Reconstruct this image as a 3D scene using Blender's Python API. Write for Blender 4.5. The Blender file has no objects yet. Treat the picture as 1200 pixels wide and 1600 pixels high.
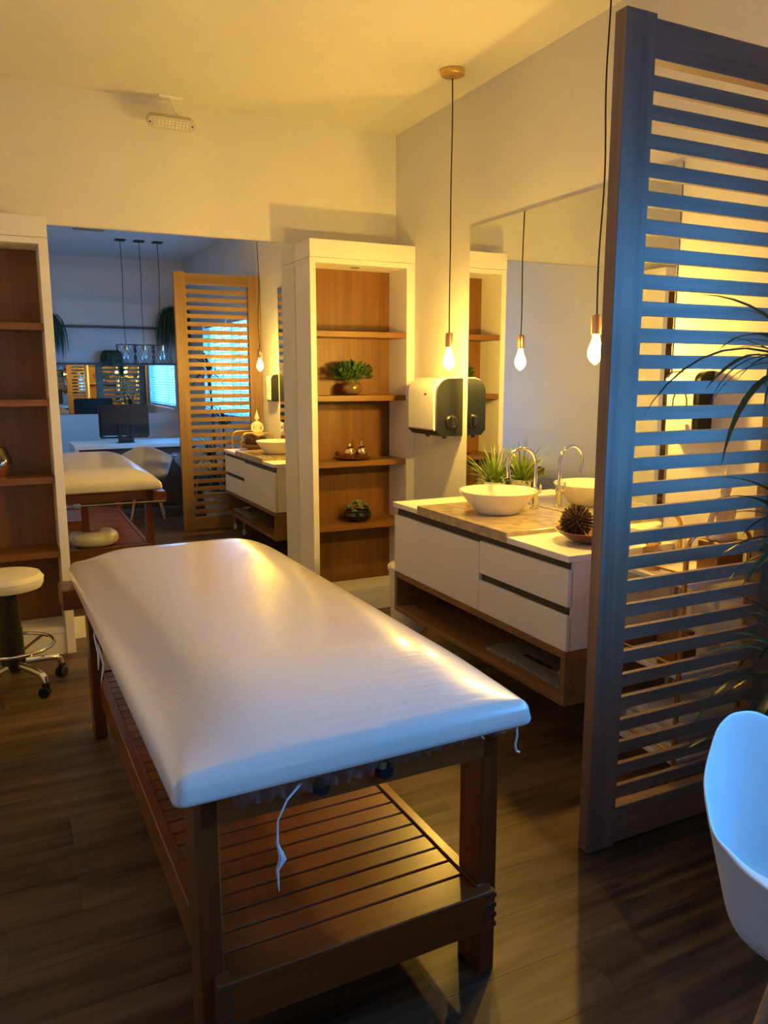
import bpy, bmesh, math, random
from mathutils import Vector, Matrix
PI = math.pi
random.seed(7)
sc = bpy.context.scene
COL = sc.collection

# ------------------------------------------------------------------ camera
def rad(a): return math.radians(a)
yaw, pitch, roll = rad(26.208), rad(-9.79), rad(0.052)
f_ = Vector((math.sin(yaw)*math.cos(pitch), math.cos(yaw)*math.cos(pitch), math.sin(pitch)))
r_ = Vector((math.cos(yaw), -math.sin(yaw), 0)); d_ = f_.cross(r_)
r2 = math.cos(roll)*r_ + math.sin(roll)*d_; d2 = -math.sin(roll)*r_ + math.cos(roll)*d_
cam = bpy.data.cameras.new('camera'); cam.sensor_fit = 'VERTICAL'; cam.sensor_height = 24
cam.lens = 24*1226.4/1600; cam.clip_start = 0.02
co = bpy.data.objects.new('camera', cam); COL.objects.link(co)
co.matrix_world = Matrix(((r2.x, -d2.x, -f_.x, 0), (r2.y, -d2.y, -f_.y, 0), (r2.z, -d2.z, -f_.z, 1.5), (0, 0, 0, 1)))
sc.camera = co

# ------------------------------------------------------------------ light and colour
SKY = (0.085, 0.42, 1.0); SKY_STRENGTH = 26.0
BULB = (1.0, 0.615, 0.105); BULB_STRENGTH = 1950.0
w = bpy.data.worlds.new('sky'); sc.world = w; w.use_nodes = True
bg = w.node_tree.nodes['Background']; bg.inputs[0].default_value = (*SKY, 1); bg.inputs[1].default_value = SKY_STRENGTH
WY0, WY1, WZ0, WZ1 = -0.62, 1.48, 1.04, 2.14          # window in the right wall
pl = bpy.data.lights.new('window_portal', 'AREA'); pl.shape = 'RECTANGLE'; pl.size = WZ1-WZ0; pl.size_y = WY1-WY0
pl.cycles.is_portal = True
po = bpy.data.objects.new('window_portal', pl); COL.objects.link(po)
po.location = (2.56, (WY0+WY1)/2, (WZ0+WZ1)/2); po.rotation_euler = (0, PI/2, 0)
vs = sc.view_settings
vs.view_transform = 'Standard'; vs.look = 'None'; vs.gamma = 1; vs.exposure = -0.27; vs.use_curve_mapping = False
cy = sc.cycles
cy.use_denoising = True; cy.max_bounces = 12; cy.diffuse_bounces = 5; cy.glossy_bounces = 10
cy.transmission_bounces = 6; cy.transparent_max_bounces = 12
cy.caustics_reflective = True; cy.caustics_refractive = False; cy.blur_glossy = 0.0
cy.sample_clamp_indirect = 200.0; cy.use_guiding = True; cy.sample_clamp_direct = 0.0
cy.use_adaptive_sampling = False

# ------------------------------------------------------------------ mesh helpers
class B:
    """collects shapes in one bmesh"""
    def __init__(s): s.bm = bmesh.new()
    def _tf(s, vs, M):
        if M is not None: bmesh.ops.transform(s.bm, matrix=M, verts=vs)
    def box(s, x0, x1, y0, y1, z0, z1, bev=0.0, seg=1, M=None):
        vs = bmesh.ops.create_cube(s.bm, size=1)['verts']
        for v in vs:
            v.co = Vector((x0+(v.co.x+.5)*(x1-x0), y0+(v.co.y+.5)*(y1-y0), z0+(v.co.z+.5)*(z1-z0)))
        if bev:
            es = list({e for v in vs for e in v.link_edges})
            r = bmesh.ops.bevel(s.bm, geom=es, offset=bev, segments=seg, affect='EDGES', profile=.5)
            vs = list({v for f in r['faces'] for v in f.verts} | {v for v in vs if v.is_valid})
        s._tf(vs, M); return s
    def ring(s, c, u, v, r, n):
        return [s.bm.verts.new(c + (u*math.cos(2*PI*k/n) + v*math.sin(2*PI*k/n))*r) for k in range(n)]
    def tube(s, pts, r, n=8, caps=True, closed=False):
        pts = [Vector(p) for p in pts]; m = len(pts); rs = r if isinstance(r, (list, tuple)) else [r]*m
        rings = []; up = None
        for i, p in enumerate(pts):
            if closed: t = (pts[(i+1) % m]-pts[i-1])
            else: t = pts[min(i+1, m-1)]-pts[max(i-1, 0)]
            if t.length < 1e-9: t = Vector((0, 0, 1))
            t.normalize()
            if up is None:
                up = Vector((0, 0, 1)) if abs(t.z) < .9 else Vector((1, 0, 0))
            u = (up - t*up.dot(t)).normalized(); v = t.cross(u); up = u
            rings.append(s.ring(p, u, v, rs[i], n))
        for i in range(m if closed else m-1):
            a, b = rings[i], rings[(i+1) % m]
            for k in range(n): s.bm.faces.new((a[k], a[(k+1) % n], b[(k+1) % n], b[k]))
        if caps and not closed:
            s.bm.faces.new(rings[0][::-1]); s.bm.faces.new(rings[-1])
        return s
    def cyl(s, p0, p1, r, n=16, r1=None): return s.tube([p0, p1], [r, r if r1 is None else r1], n)
    def lathe(s, prof, c=(0, 0, 0), n=28, M=None):
        c = Vector(c); rings = []; new = []
        for r, z in prof:
            if r < 1e-6: rg = [s.bm.verts.new(c+Vector((0, 0, z)))]
            else: rg = [s.bm.verts.new(c+Vector((r*math.cos(2*PI*k/n), r*math.sin(2*PI*k/n), z))) for k in range(n)]
            rings.append(rg); new += rg
        for a, b in zip(rings, rings[1:]):
            for k in range(n):
                k2 = (k+1) % n
                if len(a) == 1 and len(b) == 1: continue
                if len(a) == 1: s.bm.faces.new((a[0], b[k2], b[k]))
                elif len(b) == 1: s.bm.faces.new((a[k], a[k2], b[0]))
                else: s.bm.faces.new((a[k], a[k2], b[k2], b[k]))
        s._tf(new, M); return s
    def prism(s, poly, y0, y1, M=None):
        """poly of (x,z) extruded along y"""
        a = [s.bm.verts.new((x, y0, z)) for x, z in poly]; b = [s.bm.verts.new((x, y1, z)) for x, z in poly]
        n = len(poly)
        s.bm.faces.new(a); s.bm.faces.new(b[::-1])
        for k in range(n): s.bm.faces.new((a[k], b[k], b[(k+1) % n], a[(k+1) % n]))
        s._tf(a+b, M); return s
    def leaf(s, base, d, up, L, wd, droop, n=6, fold=.25):
        """a curved pointed leaf with a midrib fold"""
        d = Vector(d).normalized(); up = Vector(up)
        side = d.cross(up)
        if side.length < 1e-4: side = Vector((1, 0, 0))
        side.normalize(); p = Vector(base); prev = None; rows = []
        for i in range(n+1):
            t = i/n
            wl = wd*(0.45+.55*min(1, t*4))*(1-t**2.2) if i < n else 0
            nrm = side.cross(d).normalized()
            if i == n: rows.append([s.bm.verts.new(p)])
            else: rows.append([s.bm.verts.new(p-side*wl+nrm*wl*fold), s.bm.verts.new(p), s.bm.verts.new(p+side*wl+nrm*wl*fold)])
            p = p + d*(L/n)
            d = (d + Vector((0, 0, -1))*droop/n).normalized()
        for a, b in zip(rows, rows[1:]):
            if len(b) == 1:
                s.bm.faces.new((a[0], a[1], b[0])); s.bm.faces.new((a[1], a[2], b[0]))
            else:
                s.bm.faces.new((a[0], a[1], b[1], b[0])); s.bm.faces.new((a[1], a[2], b[2], b[1]))
        return s
    def mesh(s, name, smooth=True, ang=35):
        bmesh.ops.recalc_face_normals(s.bm, faces=s.bm.faces)
        me = bpy.data.meshes.new(name); s.bm.to_mesh(me); s.bm.free()
        if smooth:
            me.shade_smooth(); me.set_sharp_from_angle(angle=rad(ang))
        return me

def obj(name, b, mat, parent=None, smooth=True, ang=35):
    me = b.mesh(name, smooth, ang) if isinstance(b, B) else b
    o = bpy.data.objects.new(name, me); COL.objects.link(o)
    if mat is not None and not me.materials: me.materials.append(mat)
    if parent is not None:
        o.parent = parent
        if parent.get('world_coords'): o.location = -parent.location
    return o
def tag(o, label, cat, group=None):
    o['label'] = label; o['category'] = cat
    if group: o['group'] = group
    return o
def thing(name, label, cat, loc=(0, 0, 0), rz=0.0, group=None, world=False):
    """an Empty at the base of the thing; world=True lets the parts be given in world coordinates"""
    o = bpy.data.objects.new(name, None); COL.objects.link(o); o.empty_display_size = .05
    o.location = loc; o.rotation_euler = (0, 0, rz)
    if world: o['world_coords'] = 1
    return tag(o, label, cat, group)
def struct(name, b, mat, parent=None):
    o = obj(name, b, mat, parent)
    if parent is None: o['kind'] = 'structure'
    return o
def dup(root, loc, rz=None, label=None):
    r = root.copy(); COL.objects.link(r); r.location = loc
    if rz is not None: r.rotation_euler = (0, 0, rz)
    if label: r['label'] = label
    for ch in root.children:
        c = ch.copy(); COL.objects.link(c); c.parent = r
        for g in ch.children:
            e = g.copy(); COL.objects.link(e); e.parent = c
    return r

# ------------------------------------------------------------------ materials
def mat(name, col, rough=.5, metal=0.0, spec=.5, var=0.0, vscale=6.0, bump=0.0, bscale=40.0, coat=0.0, stretch=(1, 1, 1), **kw):
    m = bpy.data.materials.new(name); m.use_nodes = True; nt = m.node_tree; p = nt.nodes['Principled BSDF']
    p.inputs['Base Color'].default_value = (*col, 1); p.inputs['Roughness'].default_value = rough
    p.inputs['Metallic'].default_value = metal; p.inputs['Specular IOR Level'].default_value = spec
    p.inputs['Coat Weight'].default_value = coat; p.inputs['Coat Roughness'].default_value = .12
    for k, v in kw.items(): p.inputs[k].default_value = v
    if var or bump:
        tc = nt.nodes.new('ShaderNodeTexCoord'); mp = nt.nodes.new('ShaderNodeMapping'); mp.inputs['Scale'].default_value = stretch
        nt.links.new(tc.outputs['Object'], mp.inputs[0])
    if var:
        nz = nt.nodes.new('ShaderNodeTexNoise'); nz.inputs['Scale'].default_value = vscale; nz.inputs['Detail'].default_value = 5
        nt.links.new(mp.outputs[0], nz.inputs['Vector'])
        rp = nt.nodes.new('ShaderNodeValToRGB'); nt.links.new(nz.outputs['Fac'], rp.inputs[0])
        rp.color_ramp.elements[0].position = .3; rp.color_ramp.elements[1].position = .7
        rp.color_ramp.elements[0].color = (*[c*(1-var) for c in col], 1); rp.color_ramp.elements[1].color = (*[min(1, c*(1+var)) for c in col], 1)
        nt.links.new(rp.outputs[0], p.inputs['Base Color'])
    if bump:
        nb = nt.nodes.new('ShaderNodeTexNoise'); nb.inputs['Scale'].default_value = bscale; nb.inputs['Detail'].default_value = 3
        nt.links.new(mp.outputs[0], nb.inputs['Vector'])
        bp = nt.nodes.new('ShaderNodeBump'); bp.inputs['Strength'].default_value = bump; bp.inputs['Distance'].default_value = .01
        nt.links.new(nb.outputs['Fac'], bp.inputs['Height']); nt.links.new(bp.outputs[0], p.inputs['Normal'])
    return m
def wood(name, dark, light, axis, rough=.45, fine=60, along=1.6, coat=0.0, spec=.5, tone=.0, bump=.08):
    """grain stretched along the given axis (0,1,2), shifted and toned for each board"""
    m = bpy.data.materials.new(name); m.use_nodes = True; nt = m.node_tree; p = nt.nodes['Principled BSDF']; N = nt.nodes.new; K = nt.links.new
    tc = N('ShaderNodeTexCoord'); oi = N('ShaderNodeObjectInfo')
    ml = N('ShaderNodeVectorMath'); ml.operation = 'SCALE'; ml.inputs[0].default_value = (13.1, 7.7, 5.3); K(oi.outputs['Random'], ml.inputs['Scale'])
    ad = N('ShaderNodeVectorMath'); ad.operation = 'ADD'; K(tc.outputs['Object'], ad.inputs[0]); K(ml.outputs[0], ad.inputs[1])
    mp = N('ShaderNodeMapping'); s = [fine]*3; s[axis] = along; mp.inputs['Scale'].default_value = s; K(ad.outputs[0], mp.inputs[0])
    mp2 = N('ShaderNodeMapping'); s = [fine*.16]*3; s[axis] = along*.55; mp2.inputs['Scale'].default_value = s; K(ad.outputs[0], mp2.inputs[0])
    n1 = N('ShaderNodeTexNoise'); n1.inputs['Scale'].default_value = 1; n1.inputs['Detail'].default_value = 4; n1.inputs['Roughness'].default_value = .6; K(mp.outputs[0], n1.inputs['Vector'])
    n2 = N('ShaderNodeTexNoise'); n2.inputs['Scale'].default_value = 1; n2.inputs['Detail'].default_value = 3; n2.inputs['Distortion'].default_value = 1.2; K(mp2.outputs[0], n2.inputs['Vector'])
    mx = N('ShaderNodeMath'); mx.operation = 'MULTIPLY_ADD'; mx.inputs[1].default_value = .45; K(n1.outputs['Fac'], mx.inputs[0])
    m3 = N('ShaderNodeMath'); m3.operation = 'MULTIPLY'; m3.inputs[1].default_value = .55; K(n2.outputs['Fac'], m3.inputs[0]); K(m3.outputs[0], mx.inputs[2])
    rp = N('ShaderNodeValToRGB'); rp.color_ramp.elements[0].position = .36; rp.color_ramp.elements[1].position = .64
    rp.color_ramp.elements[0].color = (*dark, 1); rp.color_ramp.elements[1].color = (*light, 1); K(mx.outputs[0], rp.inputs[0])
    hs = N('ShaderNodeHueSaturation'); K(rp.outputs[0], hs.inputs['Color'])
    mr = N('ShaderNodeMapRange'); mr.inputs['To Min'].default_value = 1-tone; mr.inputs['To Max'].default_value = 1+tone; K(oi.outputs['Random'], mr.inputs['Value']); K(mr.outputs[0], hs.inputs['Value'])
    K(hs.outputs[0], p.inputs['Base Color']); p.inputs['Roughness'].default_value = rough; p.inputs['Coat Weight'].default_value = coat; p.inputs['Coat Roughness'].default_value = .2
    p.inputs['Specular IOR Level'].default_value = spec
    bp = N('ShaderNodeBump'); bp.inputs['Strength'].default_value = bump; bp.inputs['Distance'].default_value = .004; K(mx.outputs[0], bp.inputs['Height']); K(bp.outputs[0], p.inputs['Normal'])
    return m
def emit(name, col, s):
    m = bpy.data.materials.new(name); m.use_nodes = True; nt = m.node_tree; nt.nodes.clear()
    o = nt.nodes.new('ShaderNodeOutputMaterial'); e = nt.nodes.new('ShaderNodeEmission'); e.inputs[0].default_value = (*col, 1); e.inputs[1].default_value = s
    nt.links.new(e.outputs[0], o.inputs[0]); return m
def thin_glass(name, tint=(1, 1, 1), gloss=.1, rough=.02, emis=None, es=0.0, bump=0.0, haze=0.0):
    """thin clear sheet: mostly see-through, a little mirror, optionally glowing"""
    m = bpy.data.materials.new(name); m.use_nodes = True; nt = m.node_tree; nt.nodes.clear(); N = nt.nodes.new; K = nt.links.new
    o = N('ShaderNodeOutputMaterial'); t = N('ShaderNodeBsdfTransparent'); t.inputs[0].default_value = (*tint, 1)
    g = N('ShaderNodeBsdfGlossy'); g.inputs['Roughness'].default_value = rough
    lw = N('ShaderNodeLayerWeight'); lw.inputs[0].default_value = .35
    mu = N('ShaderNodeMath'); mu.operation = 'MULTIPLY_ADD'; mu.inputs[1].default_value = .5; mu.inputs[2].default_value = gloss; K(lw.outputs['Fresnel'], mu.inputs[0])
    mx = N('ShaderNodeMixShader'); K(mu.outputs[0], mx.inputs[0]); K(t.outputs[0], mx.inputs[1]); K(g.outputs[0], mx.inputs[2])
    out = mx.outputs[0]
    if emis:
        e = N('ShaderNodeEmission'); e.inputs[0].default_value = (*emis, 1); e.inputs[1].default_value = es
        a = N('ShaderNodeAddShader'); K(out, a.inputs[0]); K(e.outputs[0], a.inputs[1]); out = a.outputs[0]
    if bump:
        nz = N('ShaderNodeTexNoise'); nz.inputs['Scale'].default_value = 45; bp = N('ShaderNodeBump'); bp.inputs['Strength'].default_value = bump
        K(nz.outputs['Fac'], bp.inputs['Height']); K(bp.outputs[0], g.inputs['Normal'])
    if haze:
        d = N('ShaderNodeBsdfDiffuse'); d.inputs[0].default_value = (.8, .8, .82, 1); x2 = N('ShaderNodeMixShader'); x2.inputs[0].default_value = haze
        K(out, x2.inputs[1]); K(d.outputs[0], x2.inputs[2]); out = x2.outputs[0]
    K(out, o.inputs[0]); return m

M_wall = mat('wall_paint', (.70, .685, .66), .75, spec=.2, var=.02, vscale=3, bump=.03, bscale=120)
M_ceil = mat('ceiling_paint', (.70, .685, .66), .8, spec=.15, var=.02, vscale=2)
M_white = mat('white_lacquer', (.80, .78, .76), .35, spec=.4)
M_whitem = mat('white_melamine', (.78, .76, .74), .42, spec=.35, var=.015, vscale=4)
M_floor = wood('floor_vinyl_oak', (.028, .016, .009), (.170, .106, .057), 0, rough=.40, fine=30, along=1.5, spec=.35, tone=.22, bump=.05)
M_oakz = wood('oak_veneer_upright', (.145, .056, .010), (.235, .100, .020), 2, rough=.45, fine=55, along=1.2)
M_oakx = wood('oak_veneer_lengthwise', (.145, .056, .010), (.235, .100, .020), 0, rough=.42, fine=55, along=1.2)
M_oaky = wood('oak_veneer_cross', (.17, .085, .035), (.30, .155, .065), 1, rough=.45, fine=55, along=1.2)
M_scrz = wood('screen_oak_upright', (.165, .095, .062), (.275, .165, .108), 2, rough=.5, fine=60, along=1.0)
M_scrx = wood('screen_oak_lengthwise', (.165, .095, .062), (.275, .165, .108), 0, rough=.5, fine=60, along=1.0)
M_chz = wood('cherry_upright', (.10, .024, .005), (.17, .046, .009), 2, rough=.35, fine=45, along=1.5, coat=.25, tone=.1)
M_chx = wood('cherry_lengthwise', (.13, .034, .006), (.23, .068, .013), 0, rough=.33, fine=45, along=1.5, coat=.3, tone=.16)
M_chy = wood('cherry_side', (.13, .032, .006), (.23, .066, .012), 1, rough=.33, fine=45, along=1.5, coat=.3, tone=.1)
M_endg = mat('cherry_end_grain', (.10, .035, .012), .6, var=.3, vscale=60)
M_walnut = wood('desk_walnut', (.055, .035, .024), (.13, .085, .055), 2, rough=.45, fine=45, along=1.4)
M_beech = wood('beech_dowel', (.42, .27, .14), (.58, .40, .23), 2, rough=.45, fine=50, along=2)
M_pad = mat('cream_vinyl_under_film', (.77, .72, .67), .34, spec=.5, bump=.20, bscale=10, coat=1.0, stretch=(.30, 6.0, 1), **{'Coat Roughness': .17})
M_vinyl = mat('cream_vinyl', (.78, .73, .62), .4, spec=.5, bump=.05, bscale=150)
M_chrome = mat('chrome', (.85, .85, .86), .08, 1.0)
M_gold = mat('brushed_brass', (.72, .48, .18), .28, 1.0)
M_copper = mat('copper_socket', (.72, .42, .24), .32, 1.0)
M_black = mat('black_plastic', (.012, .012, .014), .35)
M_blackm = mat('black_metal', (.012, .012, .013), .45)
M_cord = mat('black_fabric_cord', (.010, .009, .009), .8)
M_char = mat('charcoal_plastic', (.010, .0115, .012), .3, spec=.4)
M_groove = mat('brown_groove_profile', (.035, .025, .018), .5)
M_stone = mat('travertine', (.44, .35, .24), .14, spec=.5, var=.28, vscale=16, stretch=(1.3, 1, 1))
M_cer = mat('white_ceramic', (.83, .81, .77), .10, spec=.6, coat=.4)
M_plastic = mat('white_plastic', (.80, .79, .77), .32)
M_shell = mat('white_moulded_shell', (.80, .80, .80), .38, spec=.45)
M_green = mat('leaf_green', (.065, .150, .028), .5, var=.5, vscale=25)
M_lime = mat('grass_green', (.17, .26, .035), .45, var=.55, vscale=18)
M_dark = mat('deep_green_leaf', (.018, .060, .030), .38, var=.4, vscale=12)
M_fern = mat('hanging_fern', (.030, .075, .030), .55, var=.5, vscale=20)
M_succ = mat('succulent_green', (.22, .30, .12), .5, var=.5, vscale=40)
M_soil = mat('soil', (.03, .02, .012), .9)
M_potgold = mat('bronze_glazed_pot', (.30, .18, .08), .18, .7, var=.2, vscale=12)
M_mercury = mat('mercury_glass', (.80, .62, .35), .14, 1.0, var=.25, vscale=35, bump=.3, bscale=40)
M_blackgl = mat('black_glazed', (.008, .008, .009), .12, spec=.6)
M_pod = mat('dried_seed_pod', (.085, .040, .018), .65, var=.5, vscale=60)
M_bowl = wood('turned_wood_bowl', (.10, .035, .014), (.19, .075, .030), 0, rough=.4, fine=50, along=3)
M_towel = mat('grey_woven_mat', (.22, .20, .18), .9, var=.5, vscale=90, bump=.5, bscale=160)
M_terry = mat('white_terry', (.72, .69, .66), .95, bump=.5, bscale=240)
M_alab = mat('white_resin', (.80, .74, .66), .45, bump=.1, bscale=60)
M_steel = mat('steel_rod', (.70, .68, .66), .25, 1.0)
M_film = thin_glass('plastic_film', (.80, .80, .84), gloss=.24, rough=.14, bump=.8, haze=.05)
M_strand = mat('twisted_film', (.75, .75, .76), .3, spec=.6)
M_pane = thin_glass('window_glass', (.96, .98, 1), gloss=.02)
M_bulbglass = thin_glass('lit_bulb_glass', (1, .95, .82), gloss=.03, emis=(1.0, .66, .13), es=7.0)
M_clear = thin_glass('clear_bulb_glass', (.96, .97, .98), gloss=.10)
M_smoke = thin_glass('amber_glass', (.80, .62, .42), gloss=.16)
M_fil = emit('glowing_filament', BULB, BULB_STRENGTH)
M_blind = mat('blind_slat', (.72, .76, .80), .4)
M_tape = mat('blind_tape', (.70, .73, .76), .7)
M_alu = mat('anodised_profile', (.35, .34, .33), .4, .6)
M_mon = mat('monitor_back', (.010, .010, .011), .4)
M_grey2 = mat('light_grey_plastic', (.52, .50, .47), .4)
M_led = mat('led_lens', (.88, .86, .80), .2)
M_grey = mat('grey_rail', (.10, .10, .105), .5)
M_mirror = mat('mirror_silver', (.86, .88, .86), .0, 1.0)

# ------------------------------------------------------------------ the room
XJ = -.442                                             # the left wall steps back nearer the desk
XL, XR, YB, YF, H = -1.75, 2.415, -1.55, 4.727, 3.005
fl = struct('floor', B().box(XL-.1, XR+.1, YB-.1, YF+.1, -.08, -.012), M_grey)
rnd = random.Random(3); shared = {}
y = YF
row = 0
while y > YB+.01:
    y0 = max(YB, y-.182); x = XL - rnd.uniform(0, 1.2)
    while x < XR-.02:
        x0, x1 = max(XL, x), min(XR, x+1.22); L = round(x1-x0, 3)
        if L > .03 and not (y0 > 1.72 and x1 < XJ-.02):
            key = (L, round(y-y0, 3))
            if key not in shared:
                b = B().box(-L/2+.0002, L/2-.0002, -(y-y0)/2+.0002, (y-y0)/2-.0002, -.012, 0, .0005)
                shared[key] = b.mesh('plank', False); shared[key].materials.append(M_floor)
            o = obj('plank', shared[key], None, fl); o.location = ((x0+x1)/2, (y+y0)/2, 0)
        x += 1.22
    y -= .182; row += 1
struct('ceiling', B().box(XL-.1, XR+.2, YB-.1, YF+.1, H, H+.08), M_ceil)
struct('wall_back', B().box(XL-.1, XR+.2, YF, YF+.1, -.08, H+.04), M_wall)
b = B(); b.box(XJ-.1, XJ, 1.6, YF+.05, -.08, H+.04); b.box(XL-.05, XJ-.1, 1.6, 1.7, -.08, H+.04); b.box(XL-.1, XL, YB-.05, 1.7, -.08, H+.04)
struct('wall_left', b, M_wall)
struct('wall_rear', B().box(XL-.1, XR+.2, YB-.1, YB, -.08, H+.04), M_wall)
b = B(); b.box(XR, XR+.14, WY1, YF+.05, -.08, H+.04); b.box(XR, XR+.14, YB-.05, WY0, -.08, H+.04)
b.box(XR, XR+.14, WY0, WY1, -.08, WZ0); b.box(XR, XR+.14, WY0, WY1, WZ1, H+.04)
struct('wall_right', b, M_wall)
struct('baseboard_back', B().box(.306, 1.712, YF-.016, YF, 0, .13, .003), M_white)
struct('baseboard_rear', B().box(XL, XR, YB, YB+.016, 0, .1, .003), M_white)
struct('baseboard_left', B().box(XJ, XJ+.016, 1.6, 4.455, 0, .1, .003), M_white)
struct('baseboard_right', B().box(XR-.016, XR, -.3, 4.45, 0, .1, .003), M_white)
# window
wn = bpy.data.objects.new('window_1', None); COL.objects.link(wn); wn.location = (XR, (WY0+WY1)/2, WZ0); wn['world_coords'] = 1; wn['kind'] = 'structure'
t = .04
for a in ((WY0, WY0+t, WZ0, WZ1), (WY1-t, WY1, WZ0, WZ1), (WY0+t, WY1-t, WZ0, WZ0+t), (WY0+t, WY1-t, WZ1-t, WZ1), ((WY0+WY1)/2-.02, (WY0+WY1)/2+.02, WZ0+t, WZ1-t)):
    obj('window_frame', B().box(XR+.08, XR+.12, *a, .004), M_white, wn)
ym = (WY0+WY1)/2
for a, c in ((WY0+t, ym-.02), (ym+.02, WY1-t)):
    obj('pane', B().box(XR+.098, XR+.102, a, c, WZ0+t, WZ1-t), M_pane, wn, False)
obj('window_sill', B().box(XR-.03, XR+.08, WY0-.02, WY1+.02, WZ0-.025, WZ0, .004), M_white, wn)
# venetian blinds, hung inside the reveal
slat = B().box(-.0015, .0015, -.5, .5, -.025, .025).mesh('slat', False); slat.materials.append(M_blind)
for i, (a, c, lab) in enumerate(((WY0+.03, ym-.025, 'venetian blind nearest the desk mirror in the right wall window'), (ym+.025, WY1-.03, 'venetian blind nearest the slatted wooden screen in the window'))):
    bl = thing('venetian_blind', lab, 'blind', (XR+.035, (a+c)/2, WZ0+.01), group='blinds in the window', world=True)
    obj('head_rail', B().box(XR+.01, XR+.055, a, c, WZ1-.05, WZ1-.008, .004), M_blind, bl)
    obj('bottom_rail', B().box(XR+.015, XR+.05, a, c, WZ0+.012, WZ0+.03, .003), M_blind, bl)
    n = 25
    for k in range(n):
        o = obj('slat', slat, None, bl)
        o.location = Vector((XR+.033, (a+c)/2, WZ0+.06+k*(WZ1-WZ0-.14)/(n-1)))-bl.location
        o.scale = (1, c-a, 1); o.rotation_euler = (0, rad(73), 0)
    for q in (.18, .5, .82):
        obj('ladder_tape', B().box(XR+.012, XR+.0135, a+(c-a)*q-.012, a+(c-a)*q+.012, WZ0+.02, WZ1-.02), M_tape, bl, False)

# ------------------------------------------------------------------ mirrors
def mirror(name, label, box, group='wall mirrors'):
    o = thing(name, label, 'mirror', ((box[0]+box[1])/2, (box[2]+box[3])/2, box[4]), group=group, world=True)
    x0, x1, y0, y1, z0, z1 = box
    return o, (x0, x1, y0, y1, z0, z1)
o, q = mirror('wall_mirror', 'tall wall mirror between the two bookcases behind the massage table', (.306, 1.712, 4.7165, YF, .131, 2.296))
obj('glass', B().box(.306, 1.712, 4.715, 4.7165, .131, 2.296), M_mirror, o, False); obj('backing', B().box(*q), M_alu, o, False)
o, q = mirror('wall_mirror', 'wide mirror on the right wall above the basin', (2.4095, XR, 2.327, 3.82, .861, 2.30))
obj('glass', B().box(2.408, 2.4095, 2.327, 3.82, .861, 2.30), M_mirror, o, False); obj('backing', B().box(*q), M_alu, o, False)
o, q = mirror('wall_mirror', 'low wide mirror behind the desk, seen in the tall mirror', (.1, 2.38, YB, YB+.01, 1.02, 1.65))
obj('glass', B().box(.1, 2.38, YB+.01, YB+.0115, 1.02, 1.65), M_mirror, o, False); obj('backing', B().box(*q), M_alu, o, False)

# ------------------------------------------------------------------ bookcases
def bookcase(x0, x1, label):
    t = thing('bookcase', label, 'bookcase', ((x0+x1)/2, 4.46, 0), group='white bookcases', world=True)
    yf, yb, zt = 4.462, 4.726, 2.294
    for a, c in ((x0, x0+.037), (x1-.058, x1) if x1 > 2 else (x1-.045, x1)):
        obj('side_panel', B().box(a, c, yf, yb, 0, 2.16, .0015), M_whitem, t)
    xi0, xi1 = x0+.037, (x1-.058 if x1 > 2 else x1-.045)
    obj('top_panel', B().box(x0, x1, yf-.002, yb, 2.192, zt, .0015), M_whitem, t)
    obj('head_panel', B().box(x0, x1, yf, yb, 2.16, 2.190, .001), M_whitem, t)
    obj('back_panel', B().box(xi0, xi1, 4.705, yb, .15, 2.16), M_oakz, t)
    for z in (1.771, 1.384, .978, .577):
        obj('shelf', B().box(xi0, xi1, yf+.008, 4.705, z-.034, z, .001), M_oakx, t)
    obj('base_panel', B().box(xi0, xi1, yf+.012, yb, .118, .150, .001), M_whitem, t)
    obj('plinth', B().box(xi0, xi1, yf+.012, yf+.03, 0, .116, .001), M_whitem, t)
    s = obj('downlight', B().lathe([(0, 0), (.026, 0), (.03, -.004), (.022, -.006), (.020, -.003), (0, -.003)], ((xi0+xi1)/2+.0, 4.57, 2.1605), 20), M_alu, t)
    return t
bookcase(1.714, XR-.001, 'white bookcase with oak shelves in the corner beside the washstand')
bookcase(-.4405, .304, 'white bookcase with oak shelves behind the round stool')

# ------------------------------------------------------------------ slatted screen
sx0, sx1, sy0, sy1 = 1.581, 2.405, 1.753, 1.798
t = thing('slatted_screen', 'tall oak room divider of horizontal slats standing out from the right wall', 'screen', (1.99, 1.775, 0), world=True)
obj('post', B().box(sx0, sx0+.109, sy0, sy1, 0.004, 2.467, .0015), M_scrz, t)
obj('post', B().box(sx1-.118, sx1, sy0, sy1, 0.004, 2.467, .0015), M_scrz, t)
obj('top_rail', B().box(sx0+.109, sx1-.118, sy0+.002, sy1-.002, 2.355, 2.456, .0015), M_scrx, t)
obj('bottom_rail', B().box(sx0+.109, sx1-.118, sy0+.002, sy1-.002, .012, .135, .0015), M_scrx, t)
sl = B().box(-(sx1-sx0-.227)/2, (sx1-sx0-.227)/2, -.009, .009, -.0202, .0202, .001).mesh('slat'); sl.materials.append(M_scrx)
for i in range(29):
    o = obj('slat', sl, None, t); o.location = Vector((sx0+.109+(sx1-sx0-.227)/2, sy0+.012, 2.314-.0202-i*.0752))-t.location
obj('foot_pad', B().box(sx0+.01, sx0+.10, sy0+.005, sy1-.005, 0, .006), M_black, t); obj('foot_pad', B().box(sx1-.11, sx1-.01, sy0+.005, sy1-.005, 0, .006), M_black, t)

# ------------------------------------------------------------------ massage table
mt = thing('massage_table', 'wooden massage table with cream padded top wrapped in clear film', 'massage table', (.658, 2.44, 0), rad(.7))
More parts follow.
